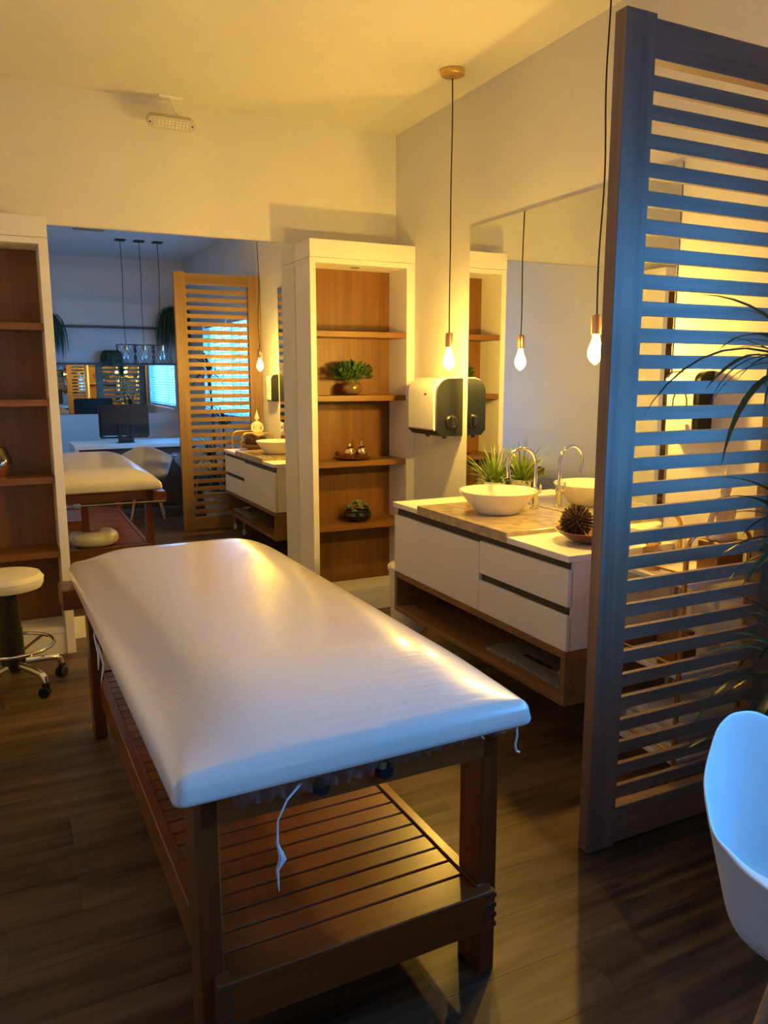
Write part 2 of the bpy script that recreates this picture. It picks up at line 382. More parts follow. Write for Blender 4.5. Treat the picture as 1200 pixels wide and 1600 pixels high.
# padded top: domed cushion
PX, PY0, PY1 = .425, -1.008, 1.035
def pad_mesh():
    b = B(); nx, ny = 44, 96; grid = []
    px0, px1 = -PX+.008, PX+.012
    def coords(a, c, n):
        r = []
        for i in range(n+1):
            t = i/n; t = .5-.5*math.cos(PI*t); r.append(a+(c-a)*t)
        return r
    X, Y = coords(px0, px1, nx), coords(PY0, PY1, ny)
    def corner(x, y):
        # plan-rounded distance to the edge
        dx, dy = min(x-px0, px1-x), min(y-PY0, PY1-y)
        r = .022
        if dx < r and dy < r: return r-math.hypot(r-dx, r-dy)
        return min(dx, dy)
    rc = .022
    def clampxy(x, y):
        cx = min(max(x, px0+rc), px1-rc); cyy = min(max(y, PY0+rc), PY1-rc); dx, dy = x-cx, y-cyy; l = math.hypot(dx, dy)
        if l > rc: return cx+dx/l*rc, cyy+dy/l*rc
        return x, y
    top = [[None]*(ny+1) for _ in range(nx+1)]
    for i, x in enumerate(X):
        for j, yy in enumerate(Y):
            dx, dy = min(x-px0, px1-x), min(yy-PY0, PY1-yy); qx, qy = clampxy(x, yy)
            d = max(0, corner(x, yy)); e = .030*(1-max(0, 1-d/.03)**2)**.5 if d < .03 else .030
            g = lambda q, w: 1-(1-min(1, max(0, q)/w))**2.1
            top[i][j] = b.bm.verts.new((qx, qy, .703+e+.088*g(dx, .24)*g(dy, .38 if yy < 0 else .30)))
    for i in range(nx):
        for j in range(ny): b.bm.faces.new((top[i][j], top[i+1][j], top[i+1][j+1], top[i][j+1]))
    loop = [top[i][0] for i in range(nx)]+[top[nx][j] for j in range(ny)]+[top[i][ny] for i in range(nx, 0, -1)]+[top[0][j] for j in range(ny, 0, -1)]
    prev = loop
    for z, inset in ((.688, -.003), (.678, -.001), (.672, .006)):
        cur = []
        for v in loop:
            c = v.co.copy(); c.x *= (1-inset/.42); c.y *= (1-inset/1.02); c.z = z; cur.append(b.bm.verts.new(c))
        n = len(cur)
        for k in range(n): b.bm.faces.new((prev[k], prev[(k+1) % n], cur[(k+1) % n], cur[k]))
        prev = cur
    b.bm.faces.new(prev)
    return b
obj('padded_top', pad_mesh(), M_pad, mt, ang=60)
obj('apron', B().box(-.362, .362, -.965, -.935, .592, .672, .003), M_chx, mt)
obj('apron', B().box(-.362, .362, .94, .97, .592, .672, .003), M_chx, mt)
for s in (-1, 1):
    obj('apron', B().box(s*.34-.013, s*.34+.013, -.93, .935, .605, .672, .003), M_chy, mt)
for sx in (-1, 1):
    for (a, c) in ((-.965, -.866), (.87, .97)):
        x0, x1 = sorted((sx*.322, sx*.372))
        obj('leg', B().box(x0, x1, a, c, 0, .672 if a < 0 else .672, .004), M_chz, mt)
# lower shelf frame with finger joints
obj('shelf_rail', B().box(-.347, .347, -1.0, -.967, .150, .256, .003), M_chx, mt)
obj('shelf_rail', B().box(-.347, .347, .972, 1.003, .150, .256, .003), M_chx, mt)
for s in (-1, 1):
    x0, x1 = sorted((s*.312, s*.342))
    obj('shelf_rail', B().box(x0, x1, -.967, .972, .150, .256, .003), M_chy, mt)
    for k in range(4):
        obj('finger_joint', B().box(min(s*.318, s*.3485), max(s*.318, s*.3485), -1.0015, -.966, .158+k*.026, .171+k*.026), M_endg, mt, False)
ss = B().box(-.311, .311, -.0288, .0288, -.009, .009, .002).mesh('shelf_slat'); ss.materials.append(M_chx)
for k in range(30):
    o = obj('shelf_slat', ss, None, mt); o.location = (0, -.935+k*.0646, .240)
for x in (-.10, .055):
    obj('socket_ring', B().tube([(x, -.963, .628), (x, -.982, .628)], [.020, .017], 16), M_black, mt)
for s in (-1, 1):
    obj('arm_bracket', B().box(min(s*.372, s*.463), max(s*.372, s*.463), .86, 1.03, .572, .655, .004), M_chx, mt)
obj('cradle_post', B().box(-.135, -.085, .905, .939, .372, .60, .003), M_chz, mt); obj('cradle_arm', B().box(-.26, -.137, .905, .939, .385, .455, .003), M_chx, mt)
obj('cross_rod', B().cyl((-.45, 1.045, .585), (.45, 1.045, .585), .005, 10), M_steel, mt)
# clear film hanging below the near end of the pad, and loose twisted ends
b = B(); rows = []
nn = 90; rf = random.Random(5)
for i in range(nn+1):
    u = i/nn; x = -.30+u*.71; drop = .030+.022*math.sin(u*5.2+.4)*(.5+u*.2)+rf.uniform(-.004, .004)
    yy = -1.004
    rows.append([b.bm.verts.new((x, yy+.006*math.sin(i*1.3)*.4, .682)), b.bm.verts.new((x, yy+.008+.007*math.sin(i*.9+1), .675-drop*.5)), b.bm.verts.new((x, yy+.016+.009*math.sin(i*1.7), .675-drop))])
for a, c in zip(rows, rows[1:]):
    for k in range(2): b.bm.faces.new((a[k], c[k], c[k+1], a[k+1]))
obj('plastic_wrap', b, M_film, mt)
def strand(pts, r): obj('film_strand', B().tube(pts, r, 6), M_strand, mt)
rs = random.Random(11)
strand([(-.155, -1.0, .665), (-.19, -1.008, .64), (-.212, -1.010, .60), (-.214, -1.010, .55), (-.205, -1.010, .515), (-.215, -1.010, .49), (-.213, -1.010, .44)], [.003, .0025, .002, .003, .007, .004, .0012])
strand([(-.205, -1.011, .53), (-.200, -1.011, .51), (-.216, -1.012, .488)], [.002, .005, .002])
strand([(.395, -1.0, .672), (.397, -1.0, .65), (.392, -1.0, .628), (.396, -1.0, .610), (.405, -1.0, .605)], .003)
strand([(-.40, .33, .675), (-.405, .33, .62), (-.395, .32, .56), (-.40, .32, .50)], [.002, .003, .006, .0015])
strand([(-.398, .30, .60), (-.385, .28, .53), (-.40, .27, .47)], [.002, .005, .001])

# face cushion lying on the lower shelf of the table
c = B(); pts = []
for k in range(27):
    a = rad(-150+k*300/26); pts.append((.112*math.cos(a), .112*math.sin(a), 0))
c.tube([(-.100, -.052, 0)]+pts[1:-1]+[(-.100, .052, 0)], [.035]+[.066]*25+[.035], 14)
for v in c.bm.verts: v.co.z *= .86
fc = obj('face_cushion', c, M_vinyl, None); fc.location = (.60, 3.255, .3065); fc.rotation_euler = (0, 0, rad(95))
tag(fc, 'cream ring-shaped face cushion on the lower shelf of the massage table', 'cushion')

# ------------------------------------------------------------------ washstand
vx0, vx1, vy0, vy1 = 1.885, XR-.002, 2.262, 3.70
t = thing('washstand_cabinet', 'wall-hung white washstand cabinet with drawers over an open oak shelf', 'cabinet', (2.15, 2.98, .24), world=True)
obj('carcass', B().box(vx0+.022, vx1, vy0, vy1, .462, .812, .001), M_whitem, t)
obj('groove', B().box(vx0+.015, vx0+.0215, vy0+.012, vy1-.012, .765, .812), M_groove, t)
obj('groove', B().box(vx0+.015, vx0+.0215, vy0+.012, 2.868, .600, .640), M_groove, t)
obj('door', B().box(vx0, vx0+.018, 2.872, vy1, .462, .772, .0015), M_whitem, t)
obj('drawer', B().box(vx0, vx0+.018, vy0, 2.869, .637, .782, .0015), M_whitem, t)
obj('drawer', B().box(vx0, vx0+.018, vy0, 2.869, .462, .603, .0015), M_whitem, t)
for a in ((vy0, vy1, .430, .460), (vy0, vy1, .240, .268), (vy0, vy0+.028, .268, .430), (vy1-.028, vy1, .268, .430)):
    obj('shelf_board', B().box(vx0, vx1, *a, .001), M_oaky, t)
obj('shelf_back', B().box(vx1-.015, vx1, vy0+.028, vy1-.028, .268, .430), M_oaky, t)
t = thing('countertop', 'white washstand countertop around the stone slab', 'countertop', (2.15, 2.98, .813), world=True)
for a, c in ((2.257, 2.6545), (3.4305, 3.708)):
    obj('counter_panel', B().box(1.878, vx1, a, c, .813, .839, .0015), M_white, t)
tag(obj('stone_slab', B().box(1.874, XR-.007, 2.655, 3.430, .813, .858, .0012), M_stone), 'polished beige stone slab set into the washstand under the basin', 'slab')
# basin
b = B().lathe([(0, .862), (.06, .859), (.098, .860), (.112, .872), (.150, .918), (.182, .957), (.187, .965), (.183, .969), (.176, .964), (.142, .918), (.105, .884), (.06, .873), (.02, .871), (0, .8705)], (0, 0, -.859), 48)
t = thing('wash_basin', 'round white ceramic vessel basin on the stone slab', 'basin', (2.125, 3.085, .859))
obj('bowl', b, M_cer, t); obj('drain', B().lathe([(0, .0155), (.018, .0150), (.022, .0125), (.022, .011)], (0, 0, 0), 20), M_chrome, t)
# faucet
t = thing('faucet', 'tall chrome gooseneck faucet beside the basin', 'faucet', (2.335, 3.075, .858))
obj('base_flange', B().lathe([(0, 0), (.024, 0), (.024, .006), (.017, .010), (.0155, .012)], (0, 0, .0005), 24), M_chrome, t)
obj('body', B().lathe([(.0155, .010), (.0155, .075), (.018, .080), (.018, .100), (.012, .108), (.009, .112), (0, .112)], (0, 0, 0), 24), M_chrome, t)
dx, dy = -.995, .10
pts = [(0, 0, .105), (0, 0, .16), (0, 0, .22)]
for k in range(13):
    a = PI*k/12*1.05; r = .078
    pts.append((dx*(r-r*math.cos(a)), dy*(r-r*math.cos(a)), .225+r*math.sin(a)))
e = pts[-1]; pts.append((e[0]+.004, e[1], e[2]-.025))
obj('spout', B().tube(pts, .0085, 14), M_chrome, t)
obj('aerator', B().cyl((pts[-1][0], pts[-1][1], pts[-1][2]+.006), (pts[-1][0]+.002, pts[-1][1], pts[-1][2]-.022), .0115, 16), M_chrome, t)
obj('lever', B().tube([(0, -.015, .09), (0, -.04, .09), (0, -.042, .098), (0, -.044, .13)], [.007, .006, .006, .004], 10), M_chrome, t)

# grass plant in a white pot
def grass(name, label, loc, n, L0, L1, seed, pot, leafm, wd=.006, group=None):
    t = thing(name, label, 'plant', loc, group=group); r = random.Random(seed)
    return t, r
t, r = grass('potted_grass', 'grass-like plant in a white pot behind the basin', (2.322, 3.405, .8585), 0, 0, 0, 21, None, None)
obj('pot', B().lathe([(0, 0), (.042, 0), (.046, .01), (.052, .085), (.058, .094), (.058, .101), (.052, .101), (.048, .09), (0, .088)], (0, 0, 0), 28), M_cer, t)
b = B()
for k in range(110):
    a = r.uniform(0, 2*PI); el = r.uniform(.35, 1.45); L = r.uniform(.13, .27)
    d = Vector((math.cos(a)*math.cos(el), math.sin(a)*math.cos(el), math.sin(el)))
    if d.x > .15: L *= .45
    b.leaf((.02*math.cos(a), .02*math.sin(a), .085), d, (0, 0, 1), L, r.uniform(.004, .0075), r.uniform(.4, 1.5))
g = obj('blades', b, M_lime, t); g['kind'] = 'stuff'

# wooden bowl with seed pods
bx, by = 2.135, 2.425
t = tag(obj('wooden_bowl', B().lathe([(0, 0), (.06, 0), (.095, .011), (.144, .044), (.151, .051), (.146, .052), (.095, .019), (.055, .011), (0, .010)], (0, 0, 0), 40), M_bowl), 'turned dark wood bowl holding seed pods on the washstand end', 'bowl')
t.location = (bx, by, .8395)
def pod(loc, R, n, seed, label):
    b = B(); r = random.Random(seed)
    b.lathe([(0, -R*.62), (R*.35, -R*.5), (R*.6, -R*.15), (R*.6, R*.15), (R*.35, R*.5), (0, R*.62)], (0, 0, 0), 12)
    for k in range(n):
        z = 1-2*(k+.5)/n; a = k*2.39996; q = math.sqrt(1-z*z)
        d = Vector((q*math.cos(a), q*math.sin(a), z)); rr = R*r.uniform(.92, 1.06)
        b.tube([d*R*.5, d*rr*.85, d*rr], [.0030, .0042, .0022], 5)
    o = tag(obj('seed_pod', b, M_pod, None, ang=60), label, 'seed pod', 'seed pods in the wooden bowl'); o.location = loc; return o
pod((bx-.050, by+.040, .921), .070, 170, 1, 'larger spiky brown seed pod in the wooden bowl')
pod((bx+.072, by-.045, .907), .054, 120, 2, 'smaller spiky seed pod at the back of the wooden bowl')
# mat on the open shelf
t = tag(obj('woven_mat', B().box(1.93, 2.16, 2.33, 2.87, .2685, .290, .006, 2), M_towel), 'folded grey woven mat on the open shelf under the washstand', 'mat')
tag(obj('flat_utensil', B().box(2.0, 2.02, 2.50, 2.68, .291, .297, .002), M_black), 'small dark flat utensil lying on the grey woven mat', 'utensil')
tag(obj('soap_dish', B().lathe([(0, 0), (.03, 0), (.045, .012), (.042, .013), (.028, .004), (0, .004)], (2.03, 2.41, .2905), 20), M_cer), 'small pale dish on the grey woven mat', 'dish')

# waste bin behind the washstand
t = thing('waste_bin', 'white round waste bin between the washstand and the corner bookcase', 'bin', (2.142, 4.02, 0))
obj('bin_body', B().lathe([(0, .0), (.10, 0), (.105, .01), (.118, .37), (0, .37)], (0, 0, 0), 32), M_plastic, t)
obj('lid', B().lathe([(.122, .368), (.126, .374), (.126, .392), (.118, .402), (.05, .41), (0, .412)], (0, 0, 0), 32), M_plastic, t)

# ------------------------------------------------------------------ dispensers
def rrect(x0, x1, z0, z1, r_tl, r_bl, n=8):
    """outline with the left corners rounded (left = room side)"""
    p = [(x1, z0), (x1, z1)]
    for k in range(n+1):
        a = PI/2+PI/2*k/n; p.append((x0+r_tl+r_tl*math.cos(a), z1-r_tl+r_tl*math.sin(a)))
    for k in range(n+1):
        a = PI+PI/2*k/n; p.append((x0+r_bl+r_bl*math.cos(a), z0+r_bl+r_bl*math.sin(a)))
    return p
t = thing('towel_dispenser', 'white and charcoal paper towel dispenser beside the basin mirror', 'dispenser', (2.33, 4.04, 1.16), world=True)
XW = XR-.001
obj('front_cover', B().prism(rrect(2.235, XW-.02, 1.195, 1.495, .085, .012), 3.905, 4.205), M_plastic, t)
obj('side_panel', B().prism(rrect(2.246, XW, 1.175, 1.490, .085, .03), 3.878, 3.9045), M_char, t)
obj('side_panel', B().prism(rrect(2.246, XW, 1.175, 1.490, .085, .03), 4.2055, 4.225), M_char, t)
obj('base_tray', B().prism([(2.243, 1.194), (XW, 1.194), (XW, 1.163), (2.275, 1.163)], 3.8785, 4.2245), M_char, t)
k = obj('feed_knob', B().tube([(2.335, 3.8775, 1.245), (2.335, 3.866, 1.245), (2.335, 3.860, 1.245)], [.040, .038, .030], 28), M_char, t)
obj('knob_grip', B().box(2.326, 2.344, 3.848, 3.8595, 1.217, 1.273, .003), M_black, k)
obj('badge', B().box(2.2335, 2.2352, 3.985, 4.01, 1.395, 1.405), M_grey, t, False)
for a in (3.905, 4.10): obj('stud', B().cyl((2.31, a, 1.148), (2.31, a, 1.164), .012, 12), M_black, t)
t = thing('soap_dispenser', 'white soap dispenser with dark sides on the wall behind the slatted screen', 'dispenser', (2.38, 2.195, 1.27), world=True)
obj('front_cover', B().prism(rrect(2.338, XW, 1.275, 1.515, .035, .02), 2.141, 2.268), M_plastic, t)
obj('side_panel', B().prism(rrect(2.342, XW, 1.268, 1.520, .045, .02), 2.116, 2.1405), M_char, t)
obj('side_panel', B().prism(rrect(2.342, XW, 1.268, 1.520, .045, .02), 2.2685, 2.285), M_char, t)
b = B(); b.tube([(2.3375, 2.205+.034*math.cos(2*PI*k/24), 1.40+.05*math.sin(2*PI*k/24)*(1 if k < 12 else .8)) for k in range(24)], .0022, 6, closed=True)
obj('viewing_window', b, M_grey, t)
obj('push_bar', B().box(2.331, 2.3375, 2.16, 2.25, 1.285, 1.325, .003), M_plastic, t)

# ------------------------------------------------------------------ pendant lamps over the washstand
def pendant(x, y, zb, label, wob, seed):
    t = thing('pendant_lamp', label, 'pendant lamp', (x, y, H), group='bare bulb pendants over the washstand', world=True)
    obj('ceiling_rose', B().lathe([(0, H-.0005), (.060, H-.0005), (.062, H-.004), (.060, H-.022), (.054, H-.026), (.012, H-.026), (.010, H-.038), (0, H-.038)], (x, y, 0), 36), M_gold, t)
    r = random.Random(seed); ztop = zb+.138; pts = []
    n = 26; ph = r.uniform(0, 6)
    for i in range(n+1):
        u = i/n; e = math.sin(PI*u)
        pts.append((x+wob*e*(math.sin(u*9+ph)*.6+math.sin(u*4+1)*.5), y+wob*e*math.sin(u*7+ph*2)*.5, H-.03-(H-.03-ztop)*u))
    obj('cord', B().tube(pts, .0032, 8), M_cord, t)
    obj('socket', B().lathe([(0, zb+.138), (.012, zb+.138), (.019, zb+.134), (.020, zb+.130), (.020, zb+.066), (.0185, zb+.062), (0, zb+.062)], (x, y, 0), 28), M_copper, t)
    k = obj('bulb', B().lathe([(.013, zb+.064), (.014, zb+.050), (.020, zb+.030), (.029, zb+.006), (.0315, zb-.010), (.029, zb-.028), (.020, zb-.043), (.010, zb-.051), (.004, zb-.056), (0, zb-.057)], (x, y, 0), 24), M_bulbglass, t)
    obj('filament', B().lathe([(0, zb+.034), (.008, zb+.031), (.017, zb+.008), (.0205, zb-.010), (.017, zb-.028), (.008, zb-.039), (0, zb-.041)], (x, y, 0), 12), M_fil, k)
pendant(2.178, 3.645, 1.590, 'lit bare bulb pendant with copper socket beside the towel dispenser', .006, 4)
pendant(2.172, 2.498, 1.603, 'lit bare bulb pendant on a wavy cord near the slatted screen', .014, 9)

# ------------------------------------------------------------------ things on the corner bookcase
t = thing('potted_plant', 'bushy small-leaved plant in a round bronze pot on the corner bookcase', 'plant', (2.03, 4.585, 1.3845))
obj('pot', B().lathe([(0, 0), (.035, 0), (.055, .012), (.066, .040), (.060, .066), (.048, .080), (.044, .080), (.05, .066), (0, .06)], (0, 0, 0), 28), M_potgold, t)
b = B(); r = random.Random(8)
for k in range(760):
    a = r.uniform(0, 2*PI); q = r.random()**.5; hh = r.uniform(-.25, 1)
    p = Vector((.135*q*math.cos(a), .075*q*math.sin(a), .115+.085*hh*math.sqrt(max(0, 1-q*q*.7))))
    d = Vector((p.x, p.y, p.z-.08)).normalized()+Vector((r.uniform(-.5, .5), r.uniform(-.5, .5), r.uniform(-.2, .6)))
    b.leaf(p, d, (r.uniform(-.3, .3), r.uniform(-.3, .3), 1), r.uniform(.020, .036), r.uniform(.006, .010), r.uniform(.2, 1), 3)
for k in range(26):
    a = r.uniform(0, 2*PI); q = r.uniform(.3, 1)
    b.tube([(.02*math.cos(a), .02*math.sin(a), .06), (.06*q*math.cos(a), .04*q*math.sin(a), .12), (.12*q*math.cos(a), .065*q*math.sin(a), .15)], .0014, 4)
g = obj('foliage', b, M_green, t); g['kind'] = 'stuff'
# mercury glass ornaments on a wooden tray
tr = tag(obj('wooden_tray', B().lathe([(0, 0), (.07, 0), (.110, .012), (.116, .019), (.112, .020), (.07, .006), (0, .005)], (0, 0, 0), 36), M_bowl), 'small round wooden tray under two glass ornaments on the corner bookcase', 'tray'); tr.location = (2.035, 4.575, .9785)
def orn(name, x, y, R, neck, label):
    z0 = .9845
    pr = [(0, 0), (R*.45, .002)]
    for k in range(1, 9):
        a = -PI/2+.35+(PI-.75)*k/8; pr.append((R*math.cos(a), R+R*math.sin(a)))
    pr += [(R*.30, 2*R*.97), (.010, 2*R*.97+neck*.4), (.009, 2*R+neck*.8), (.014, 2*R+neck), (.011, 2*R+neck), (0, 2*R+neck*.9)]
    o = tag(obj(name, B().lathe(pr, (0, 0, 0), 24), M_mercury), label, 'ornament', 'glass ornaments on the wooden tray'); o.location = (x, y, z0)
orn('glass_ornament', 2.004, 4.565, .041, .020, 'short-necked gold glass bottle on the wooden tray')
orn('glass_ornament', 2.090, 4.570, .041, .050, 'long-necked gold glass bottle on the wooden tray')
# succulents
t = thing('succulent_bowl', 'pale succulents in a glossy black bowl on the lowest oak shelf', 'plant', (2.058, 4.575, .5775))
obj('pot', B().lathe([(0, 0), (.05, 0), (.085, .018), (.096, .042), (.090, .064), (.080, .070), (.075, .066), (.08, .05), (0, .05)], (0, 0, 0), 32), M_blackgl, t)
b = B(); r = random.Random(5)
for k in range(40):
    a = r.uniform(0, 2*PI); q = .088*r.random()**.5; px, py = q*math.cos(a), q*math.sin(a)*.8; pz = .062+.058*(1-(q/.09)**2)
    for m in range(12):
        aa = m*2.4; el = .25+m*.09
        b.leaf((px, py, pz), (math.cos(aa)*math.cos(el), math.sin(aa)*math.cos(el), math.sin(el)), (0, 0, 1), r.uniform(.017, .026), .0062, -.5, 3)
g = obj('rosettes', b, M_succ, t); g['kind'] = 'stuff'
obj('soil', B().lathe([(0, .058), (.077, .058), (.077, .052), (0, .052)], (0, 0, 0), 24), M_soil, t)
# left bookcase
t = thing('glass_vase', 'amber glass vase with a copper base on the left bookcase', 'vase', (-.005, 4.55, .9785))
obj('vase_glass', B().lathe([(.050, .046), (.066, .070), (.064, .10), (.050, .135), (.038, .160), (.036, .160), (.048, .134), (.062, .10), (.064, .070), (.048, .05)], (0, 0, 0), 32), M_smoke, t)
obj('vase_base', B().lathe([(0, 0), (.034, 0), (.036, .008), (.055, .03), (.066, .069), (.067, .072), (.06, .072), (.05, .04), (0, .02)], (0, 0, 0), 32), M_copper, t)
t = thing('trailing_plant', 'small green plant in a pale pot on the left bookcase', 'plant', (-.085, 4.56, 1.3915-.007))
obj('pot', B().lathe([(0, 0), (.04, 0), (.055, .07), (.052, .07), (0, .06)], (0, 0, 0), 24), M_cer, t)
b = B(); r = random.Random(18)
for k in range(160):
    a = r.uniform(0, 2*PI); q = r.random()**.5
    p = Vector((.085*q*math.cos(a), .06*q*math.sin(a), .085+.06*r.random()*(1-.5*q)))
    b.leaf(p, (math.cos(a), math.sin(a), r.uniform(-.2, 1)), (0, 0, 1), r.uniform(.02, .035), .008, .8, 3)
g = obj('foliage', b, M_green, t); g['kind'] = 'stuff'

# ------------------------------------------------------------------ round stool
t = thing('rolling_stool', 'round cream stool on a chrome five-legged base with casters', 'stool', (-.012, 4.065, 0), rad(0))
obj('seat', B().lathe([(0, .500), (.135, .500), (.155, .506), (.164, .525), (.164, .550), (.150, .572), (.11, .581), (0, .583)], (0, 0, 0), 48), M_vinyl, t)
obj('seat_seam', B().tube([(.1645*math.cos(2*PI*k/48), .1645*math.sin(2*PI*k/48), .548) for k in range(48)], .0025, 6, closed=True), M_vinyl, t)
obj('column', B().lathe([(0, .499), (.045, .499), (.047, .40), (.050, .30), (.053, .30), (.055, .20), (.058, .14), (.055, .115), (0, .115)], (0, 0, 0), 28), M_black, t)
obj('foot_ring', B().tube([(.190*math.cos(2*PI*k/48), .190*math.sin(2*PI*k/48), .215) for k in range(48)], .0085, 10, closed=True), M_chrome, t)
for k in range(3):
    a = rad(40+120*k); obj('ring_spoke', B().cyl((.04*math.cos(a), .04*math.sin(a), .165), (.187*math.cos(a), .187*math.sin(a), .213), .007, 8), M_black, t)
for k in range(5):
    a = rad(17+72*k); c, s = math.cos(a), math.sin(a)
    obj('base_leg', B().tube([(.03*c, .03*s, .125), (.12*c, .12*s, .118), (.20*c, .20*s, .108), (.222*c, .222*s, .095), (.228*c, .228*s, .070)], [.019, .017, .016, .0165, .015], 12), M_chrome, t)
    k_ = obj('caster', B().box(-.018, .018, -.010, .010, .030, .072, .005, 2, Matrix.Translation((.232*c, .232*s, 0)) @ Matrix.Rotation(a+.6, 4, 'Z')), M_black, t)
    wb = B()
    for off in (-.014, .014):
        Mx = Matrix.Translation((.232*c, .232*s, .0265)) @ Matrix.Rotation(a+.6, 4, 'Z') @ Matrix.Translation((-.008, off, 0)) @ Matrix.Rotation(PI/2, 4, 'X')
        wb.lathe([(0, -.009), (.022, -.009), (.026, -.005), (.026, .005), (.022, .009), (0, .009)], (0, 0, 0), 22, Mx)
    obj('wheel', wb, M_black, k_)

# ------------------------------------------------------------------ emergency light under the ceiling
t = thing('emergency_light', 'small white LED emergency light hanging under the ceiling', 'emergency light', (.985, 4.63, H))
obj('bracket', B().box(-.065, .065, -.016, .016, -.012, -.0005, .003), M_plastic, t)
obj('arm', B().tube([(0, 0, -.010), (.012, -.005, -.05), (.022, -.012, -.085)], .006, 10), M_plastic, t)
obj('ball_joint', B().lathe([(0, -.016), (.011, -.011), (.016, 0), (.011, .011), (0, .016)], (.028, -.016, -.100), 16), M_plastic, t)
Mx = Matrix.Translation((-.012, -.045, -.150)) @ Matrix.Rotation(rad(38), 4, 'X') @ Matrix.Rotation(rad(0), 4, 'Y')
b = B(); poly = []
for k in range(25):
    a = 2*PI*k/24
    poly.append(((.095 if math.cos(a) > 0 else -.095)+.034*math.cos(a), .034*math.sin(a)))
hs = B().prism(poly[:-1], -.020, .020, Mx); ho = obj('housing', hs, M_grey2, t)
lb = B()
for i in range(10):
    for j in range(3):
        lb.lathe([(0, .004), (.0042, .003), (.0055, 0)], (0, 0, 0), 8, Mx @ Matrix.Translation((-.0855+i*.019, -.020, -.015+j*.015)) @ Matrix.Rotation(PI/2, 4, 'X'))
g = obj('led_array', lb, M_led, ho); g['kind'] = 'stuff'
for s in (-1, 1): obj('end_port', B().cyl(Mx @ Vector((s*.113, -.019, 0)), Mx @ Vector((s*.113, -.0215, 0)), .005, 10), M_black, ho)

# ------------------------------------------------------------------ bar cart between washstand and screen
t = thing('bar_cart', 'brass-framed white bar cart on casters behind the slatted screen', 'cart', (2.22, 2.03, 0), world=True)
cx0, cx1, cy0, cy1 = 2.065, 2.375, 1.875, 2.195
def arch(y):
    p = [(cx0, y, .075), (cx0, y, .90)]
    for k in range(9):
        a = PI-PI/2*k/8; p.append((cx0+.06+.06*math.cos(a), y, .915+.06*math.sin(a)))
    for k in range(9):
        a = PI/2-PI/2*k/8; p.append((cx1-.06+.06*math.cos(a), y, .915+.06*math.sin(a)))
    return p+[(cx1, y, .90), (cx1, y, .075)]
for y in (cy0, cy1): obj('end_frame', B().tube(arch(y), .0095, 12), M_gold, t)
for z in (.80, .47, .15):
    obj('shelf', B().box(cx0+.004, cx1-.004, cy0+.004, cy1-.004, z-.018, z, .003), M_white, t)
    for x in (cx0, cx1): obj('shelf_rail', B().cyl((x, cy0, z+.035), (x, cy1, z+.035), .005, 10), M_gold, t)
for x in (cx0, cx1):
    for y in (cy0, cy1):
        k_ = obj('caster_fork', B().cyl((x, y, .035), (x, y, .078), .010, 12), M_gold, t)
        obj('wheel', B().cyl((x-.010, y, .0275), (x+.010, y, .0275), .027, 20), M_plastic, k_)
tag(obj('wooden_block', B().box(2.235, 2.365, 1.89, 1.985, .8005, .925, .004), M_oakx), 'wooden block under the seated white statue on the bar cart', 'block')
# seated statue
t = thing('seated_statue', 'white seated meditating figure statue on the bar cart', 'statue', (2.30, 1.935, .9255))
b = B()
b.lathe([(0, 0), (.052, 0), (.058, .010), (.055, .022), (.040, .032), (0, .034)], (0, 0, 0), 24, Matrix.Diagonal((1.05, .75, 1, 1)))
b.lathe([(.036, .02), (.033, .05), (.030, .075), (.037, .105), (.040, .122), (.030, .136), (.013, .143), (.0115, .155), (0, .156)], (0, 0, 0), 24, Matrix.Diagonal((1.12, .72, 1, 1)))
b.lathe([(0, .148), (.014, .152), (.0195, .168), (.0205, .184), (.0175, .200), (.013, .208), (.012, .214), (.010, .224), (.005, .236), (.0015, .256), (0, .258)], (0, 0, 0), 20)
for s in (-1, 1):
    b.tube([(s*.040, 0, .124), (s*.052, .004, .095), (s*.054, .010, .066), (s*.036, .026, .046), (s*.010, .036, .040)], [.013, .0125, .0115, .009, .008], 10)
    b.tube([(s*.022, .005, .022), (s*.056, .014, .022), (s*.030, .036, .020), (-s*.012, .038, .018)], [.016, .018, .013, .009], 10)
    b.lathe([(0, -.010), (.0035, -.006), (.0035, .006), (0, .010)], (s*.0205, 0, .176), 8)
obj('figure', b, M_alab, t, ang=60)
# things on the cart
tag(obj('glass_jar', B().lathe([(0, 0), (.032, 0), (.035, .005), (.035, .075), (.022, .085), (.022, .095), (.03, .096), (.03, .104), (0, .106)], (2.125, 2.09, .8005), 24), M_smoke), 'squat amber glass jar on the top of the bar cart', 'jar')
for i, (x, y, h, lab) in enumerate(((2.14, 1.96, .11, 'taller wooden box on the middle shelf of the bar cart'), (2.27, 2.09, .075, 'lower wooden box on the middle shelf of the bar cart'))):
    o = thing('wooden_box', lab, 'box', (x, y, .4705), group='wooden boxes on the bar cart')
    obj('box_body', B().box(-.05, .05, -.045, .045, 0, h*.8, .003), M_oakx, o); obj('lid', B().box(-.052, .052, -.047, .047, h*.8+.0005, h, .003), M_oakx, o)
for i in range(3):
    b = B().box(2.10, 2.34, 1.91, 2.16, .1505+i*.043, .192+i*.043, .016, 3)
    tag(obj('folded_towel', b, M_terry), ('lowest', 'middle', 'topmost')[i]+' of the folded white towels on the bottom of the bar cart', 'towel', 'folded towels on the bar cart')

